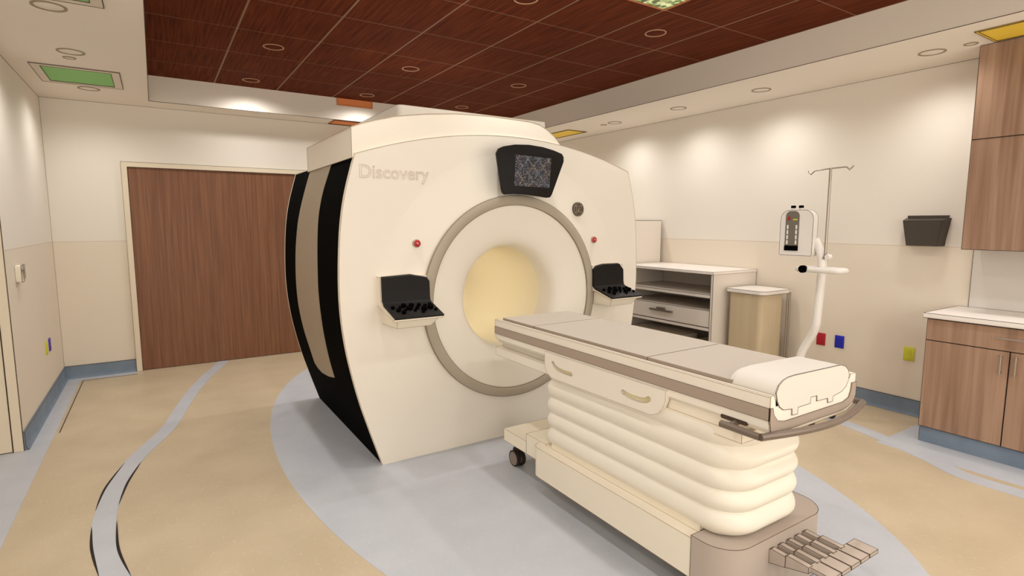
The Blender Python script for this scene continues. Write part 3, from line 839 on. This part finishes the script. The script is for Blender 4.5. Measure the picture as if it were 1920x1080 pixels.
# casters
for x, y in ((1.875, 2.85), (2.32, 2.85), (1.88, 1.42), (2.32, 1.42)):
    rad = .052
    bm = new(); box(bm, x - .012, x + .012, y - .02, y + .02, .06, .173 if y > 2 else .119)
    prism(bm, rrect(y - .045, y + .045, .06, .112, .02), 'x', x - .006, x + .006)
    o = build('caster', bm, M['tyre'], tb)
    for s in (-1, 1):
        xo = x + s * .020
        bm = new(); tube(bm, [(xo - .011, y, rad), (xo + .011, y, rad)], rad, 32)
        tube(bm, [(xo - .0125, y, rad), (xo + .0125, y, rad)], rad * .82, 32, 1)
        build('wheel', bm, [M['tyre'], M['hub']], o)
# five foot pedals
for i in range(5):
    xa = 1.993 + .0590 * i
    bm = new()
    prism(bm, [(1.192, .196), (1.192, .252), (1.184, .259), (1.124, .256), (1.124, .212)], 'x', xa, xa + .024)
    prism(bm, [(1.128, .211), (1.128, .256), (1.120, .263), (1.034, .260), (1.034, .236)], 'x', xa + .003, xa + .028)
    xp = 2.010 + .0705 * i
    prism(bm, [(1.044, .238), (1.044, .256), (.955, .255), (.955, .240)], 'x', xp, xp + .064)
    build('pedal', bm, M['grey'], tb, ink=.0011, ang=30)

# ---------------------------------------------------------------- shelving unit, linen hamper, tall cabinet behind scanner
sx0, sx1, sy0, sy1, sz = 4.42, 5.095, 3.35, 4.585, 1.092
su = thing('shelf_unit', 'cream open shelf unit with one drawer against the right wall', 'shelf unit', ((sx0 + sx1) / 2, (sy0 + sy1) / 2, 0))
bm = new()
box(bm, sx0, sx1, sy0, sy0 + .025, 0, sz - .025); box(bm, sx0, sx1, sy1 - .025, sy1, 0, sz - .025)
box(bm, sx1 - .015, sx1, sy0 + .025, sy1 - .025, 0, sz - .025)
build('carcass', bm, M['shelf'], su, ink=.0022)
build('top_panel', box(new(), sx0 - .005, sx1, sy0 - .004, sy1, sz - .025, sz), M['laminate'], su, ink=.0016, ink_mat='inkl')
for z in (.868, .548, .14):
    build('shelf', box(new(), sx0 + .004, sx1 - .015, sy0 + .025, sy1 - .025, z - .032, z), M['shelf'], su, ink=.0020)
bm = new(); box(bm, sx0 + .008, sx1 - .06, sy0 + .03, sy1 - .03, .552, .715)
dr = build('drawer', bm, M['shelf'], su, ink=.0022)
bm = new()
box(bm, sx0 - .018, sx0 + .010, 3.83, 4.13, .638, .654); box(bm, sx0 - .018, sx0 + .012, 3.93, 4.03, .654, .678)
build('handle', bm, M['bar'], dr)
bm = new(); prism(bm, rrect(4.46, 4.80, 3.80, 4.50, .02), 'z', .142, .40)
tag(build('storage_box', bm, M['shelf'], ink=.002), 'plain cream box on the bottom shelf of the shelf unit', 'box')
bm = new()
for k in range(3): box(bm, 4.46, 4.90, 3.42, 3.74, .142 + .075 * k, .205 + .075 * k)
tag(build('linen_stack', bm, M['shelf'], ink=.002), 'low pile of flat folded trays beside the box on the bottom shelf', 'linen stack')
bm = new(); box(bm, 4.44, XR - .03, 4.60, 5.6, 0, 1.583)
tc_ = thing('tall_cabinet', 'tall plain cream cabinet behind shelf unit, half hidden by the scanner', 'cabinet', (4.77, 5.1, 0))
build('body', bm, M['shelf'], tc_, ink=.0022)
build('door', box(new(), 4.420, 4.438, 4.605, 5.095, .08, 1.575), M['shelf'], tc_, ink=.0018)
build('door', box(new(), 4.420, 4.438, 5.105, 5.595, .08, 1.575), M['shelf'], tc_, ink=.0018)

hm = thing('linen_hamper', 'tan linen hamper with rounded white lid beside the shelf unit', 'hamper', (4.79, 3.125, 0))
build('lid', prism(new(), rrect(4.56, 5.00, 2.91, 3.325, .06), 'z', .905, .938), M['laminate'], hm, ink=.0018, ang=50)
build('body', prism(new(), rrect(4.585, 4.93, 2.945, 3.30, .05), 'z', .06, .905), M['bin'], hm, ink=.0016, ang=50)
bm = new()
for yy in (2.925, 3.315):
    cyl(bm, (4.985, yy, .04), (4.985, yy, .91), .013, 12)
cyl(bm, (4.955, 2.925, .04), (4.955, 2.925, .91), .009, 12)
box(bm, 4.58, 5.0, 2.935, 3.31, .04, .06)
build('frame', bm, M['metal'], hm)
for x, y in ((4.63, 2.98), (4.63, 3.27), (4.95, 2.98), (4.95, 3.27)):
    build('caster', cyl(new(), (x - .012, y, .02), (x + .012, y, .02), .02, 16), M['tyre'], hm)

# ---------------------------------------------------------------- contrast injector on its stand
ij = thing('injector_stand', 'white injector pump on bent stand with tall drip pole by the right wall', 'injector stand', (4.32, 2.42, 0))
ix = 4.30
bm = new()
prism(bm, rrect(2.352, 2.616, 1.298, 1.655, (.012, .012, .07, .07)), 'x', ix - .03, ix + .035)
hd = build('pump_head', bm, M['white'], ij, ink=.0016, ang=50)
bm = new(); prism(bm, rrect(2.462, 2.572, 1.335, 1.648, (.002, .002, .04, .04)), 'x', ix - .034, ix - .028)
wn = build('window', bm, [M['gloss']], hd)
bm = new()
prism(bm, rrect(2.462, 2.572, 1.335, 1.375, .004), 'x', ix - .038, ix - .030)
build('window_base', bm, M['black'], wn)
for yy in (2.480, 2.552):
    bm = new()
    for zz_ in range(4):
        prism(bm, rrect(yy - .006, yy + .006, 1.385 + .04 * zz_, 1.418 + .04 * zz_, .004), 'x', ix - .038, ix - .033)
    build('syringe', bm, M['laminate'], wn)
bm = new(); prism(bm, rrect(2.535, 2.556, 1.575, 1.605, .008), 'x', ix - .038, ix - .033); build('indicator', bm, M['redb'], wn)
bm = new(); prism(bm, rrect(2.475, 2.510, 1.575, 1.586, .003), 'x', ix - .038, ix - .033); build('indicator', bm, M['yellowp'], wn)
for yy in (2.482, 2.546):
    p = new(); cyl(p, (ix + .02, yy, 1.650), (ix + .02, yy, 1.675), .012, 14); cyl(p, (ix + .02, yy, 1.672), (ix + .02, yy, 1.692), .018, 14, 1)
    build('syringe_cap', p, [M['white'], M['black']], hd)
col = catmull([(ix + .05, 2.37, 1.42), (ix + .03, 2.315, 1.33), (ix + .01, 2.285, 1.24), (ix, 2.280, 1.12), (ix, 2.286, .95), (ix, 2.292, .82), (ix, 2.298, .755), (ix + .01, 2.322, .69), (ix + .02, 2.37, .60), (ix + .02, 2.405, .52), (ix + .02, 2.415, .44), (ix + .02, 2.42, .08)], 6)
bm = new(); tube(bm, col, .031, 18)
build('column', bm, M['white'], ij)
bm = new(); cyl(bm, (ix, 2.262, 1.325), (ix, 2.262, 1.962), .010, 14)
tube(bm, [(ix, 2.262, 1.35), (ix, 2.262, 1.30), (ix, 2.29, 1.265)], .010, 10)
build('drip_pole', bm, M['metal'], ij)
bm = new()
hk = [(2.430, 1.955), (2.425, 1.940), (2.408, 1.926), (2.392, 1.942), (2.380, 1.952), (2.262, 1.960), (2.150, 1.962), (2.138, 1.952), (2.128, 1.940), (2.112, 1.954), (2.100, 1.968)]
tube(bm, [(ix, y_, z_) for y_, z_ in hk], .005, 8)
build('drip_hook', bm, M['metal'], ij)
lo_ = new(); lathe(lo_, [(.002, ix - .025), (.018, ix - .025), (.022, ix), (.018, ix + .02)], 2.235, 1.298, 18, axis='x')
build('clamp', lo_, M['white'], ij)
bm = new()
ring = rrect(2.115, 2.438, 4.225, 4.345, .03, 5)
tube(bm, [(x_, y_, 1.197) for y_, x_ in ring], .021, 12, closed=True)
hb = build('handle_ring', bm, M['white'], ij)
bm = new(); cyl(bm, (4.215, 2.372, 1.200), (4.185, 2.372, 1.200), .029, 20)
build('knob', bm, M['black'], hb)
bm = new()
rows = lathe(bm, [(.12, .07), (.11, .085), (.05, .10), (.04, .14)], ix + .02, 2.42, 28, axis='z'); disc(bm, rows[0]); disc(bm, rows[-1])
for a in range(5):
    A = 2 * PI * a / 5 + .3
    c_, s_ = math.cos(A), math.sin(A)
    tube(bm, [(ix + .02 + .08 * c_, 2.42 + .08 * s_, .085), (ix + .02 + .25 * c_, 2.42 + .25 * s_, .07)], .022, 10)
build('stand_base', bm, M['white'], ij)
for a in range(5):
    A = 2 * PI * a / 5 + .3
    x, y = ix + .02 + .25 * math.cos(A), 2.42 + .25 * math.sin(A)
    build('caster', cyl(new(), (x - .014, y, .026), (x + .014, y, .026), .026, 18), M['tyre'], ij)

# ---------------------------------------------------------------- counter side: base cabinet, worktop, wall cabinet
cy0, cy1, fx = .725, 1.645, 4.526
bc = thing('base_cabinet', 'walnut base cabinet with one wide drawer over two doors', 'cabinet', (4.81, 1.185, 0))
build('body', box(new(), fx + .02, XR - .03, cy0, cy1, .115, .889), M['cab'], bc, ink=.0016, ink_mat='inkk')
build('toe_kick', box(new(), fx + .012, XR - .03, cy0, cy1 - .004, 0, .115), M['cove'], bc, ink=.0014)
dr = build('drawer', box(new(), fx, fx + .02, cy0 + .002, cy1, .740, .888), M['cab'], bc, ink=.0016, ink_mat='inkk')
def pull(p0, p1, off):
    bm = new(); P0, P1 = Vector(p0), Vector(p1); o_ = Vector((-off, 0, 0)); d_ = (P1 - P0).normalized() * .012
    tube(bm, [P0 + o_ - d_, P1 + o_ + d_], .006, 12); tube(bm, [P0, P0 + o_], .005, 8); tube(bm, [P1, P1 + o_], .005, 8)
    return bm
build('handle', pull((fx, 1.245, .822), (fx, 1.125, .822), .03), M['metal'], dr)
for a, b, hy in ((1.187, cy1, 1.222), (cy0 + .002, 1.183, 1.148)):
    d_ = build('door', box(new(), fx, fx + .02, a, b, .115, .737), M['cab'], bc, ink=.0016, ink_mat='inkk')
    build('handle', pull((fx, hy, .705), (fx, hy, .600), .03), M['metal'], d_)
ct = build('countertop', prism(new(), rrect(fx - .028, XR - .006, cy0 - .02, cy1 + .018, .004), 'z', .896, .930), M['laminate'], ink=.0016, bevel=.003)
tag(ct, 'white laminate worktop lying on the walnut base cabinet', 'worktop')
ux = 4.755
uc = thing('wall_cabinet', 'tall walnut wall cabinet reaching the ceiling above the worktop', 'cabinet', (4.93, 1.1, 1.37))
build('body', box(new(), ux + .02, XR - .002, .66, 1.568, 1.372, ZC - .002), M['cab'], uc, ink=.0016, ink_mat='inkk')
build('door', box(new(), ux, ux + .02, .662, 1.566, 1.370, 2.118), M['cab'], uc, ink=.0016, ink_mat='inkk')
build('upper_panel', box(new(), ux, ux + .02, .662, 1.566, 2.121, ZC - .002), M['cab'], uc, ink=.0016, ink_mat='inkk')

# ---------------------------------------------------------------- wall items
# smoked glove / file holder
rk = thing('wall_holder', 'dark smoked plastic holder mounted on the right wall', 'wall holder', (5.05, 1.9, 1.37))
bm = new()
v = [bm.verts.new(c) for c in ((XR, 2.045, 1.612), (XR, 1.770, 1.612), (XR - .015, 1.770, 1.612), (XR - .015, 2.045, 1.612), (XR, 2.030, 1.378), (XR, 1.785, 1.378), (XR - .015, 1.785, 1.378), (XR - .015, 2.030, 1.378))]
for fc in ((0, 1, 2, 3), (4, 7, 6, 5), (0, 4, 5, 1), (1, 5, 6, 2), (2, 6, 7, 3), (3, 7, 4, 0)): bm.faces.new([v[i] for i in fc])
build('back_plate', bm, M['rack'], rk)
bm = new()
v = [bm.verts.new(c) for c in ((XR - .015, 2.055, 1.590), (XR - .015, 1.752, 1.590), (XR - .115, 1.775, 1.572), (XR - .115, 2.035, 1.572), (XR - .015, 2.030, 1.378), (XR - .015, 1.785, 1.378), (XR - .090, 1.805, 1.378), (XR - .090, 2.010, 1.378))]
for fc in ((4, 7, 6, 5), (0, 4, 5, 1), (1, 5, 6, 2), (2, 6, 7, 3), (3, 7, 4, 0)): bm.faces.new([v[i] for i in fc])
bm.faces.new([v[i] for i in (0, 1, 2, 3)])
build('pocket', bm, M['rack'], rk, ink=.0012, ink_mat='inkk')
def plate(name, y, z, m, lab, x=XR, s=-1, w_=.078, h=.112, cat='outlet', grp=None):
    t = thing(name, lab, cat, (x, y, z), grp)
    a, b = sorted((x, x + s * .008))
    build('face_plate', box(new(), a, b, y - w_ / 2, y + w_ / 2, z - h / 2, z + h / 2), m, t, bevel=.002)
    for dz in (-.022, .022):
        c_, d_ = sorted((x + s * .008, x + s * .0105))
        build('socket', prism(new(), rrect(y - .016, y + .016, z + dz - .014, z + dz + .014, .006), 'x', c_, d_), m, t)
    return t
gp = 'coloured wall outlets'
plate('wall_outlet', 2.668, .495, M['red'], 'red outlet plate low on the right wall, beside the blue one', grp=gp)
plate('wall_outlet', 2.505, .498, M['bluep'], 'blue outlet plate low on the right wall, beside the red one', grp=gp)
plate('wall_outlet', 1.960, .497, M['yellowp'], 'yellow outlet plate low on the right wall near the base cabinet', grp=gp)
plate('wall_outlet', 6.05, .490, M['yellowp'], 'yellow edged outlet plate low on the left wall', XL, 1, grp=gp)
plate('wall_outlet', 6.22, .490, M['purple'], 'violet outlet plate low on the left wall', XL, 1, grp=gp)
sw = thing('wall_phone', 'small cream wall box with a side lever on the left wall', 'wall box', (XL, 5.2, 1.12))
build('housing', prism(new(), rrect(5.14, 5.22, 1.135, 1.255, .01), 'x', XL, XL + .035), M['cream2'], sw, ink=.0018, ang=50)
bm = new(); box(bm, XL + .035, XL + .045, 5.15, 5.215, 1.205, 1.212); box(bm, XL + .035, XL + .045, 5.15, 5.215, 1.222, 1.229); box(bm, XL + .035, XL + .047, 5.195, 5.21, 1.16, 1.262)
build('lever', bm, M['stripe'], sw)
build('bracket', prism(new(), rrect(5.22, 5.26, 1.14, 1.25, .006), 'x', XL, XL + .03), M['cream2'], sw, ink=.0018, ang=50)
# drop helper properties
for o in bpy.data.objects:
    if '_w' in o: del o['_w']
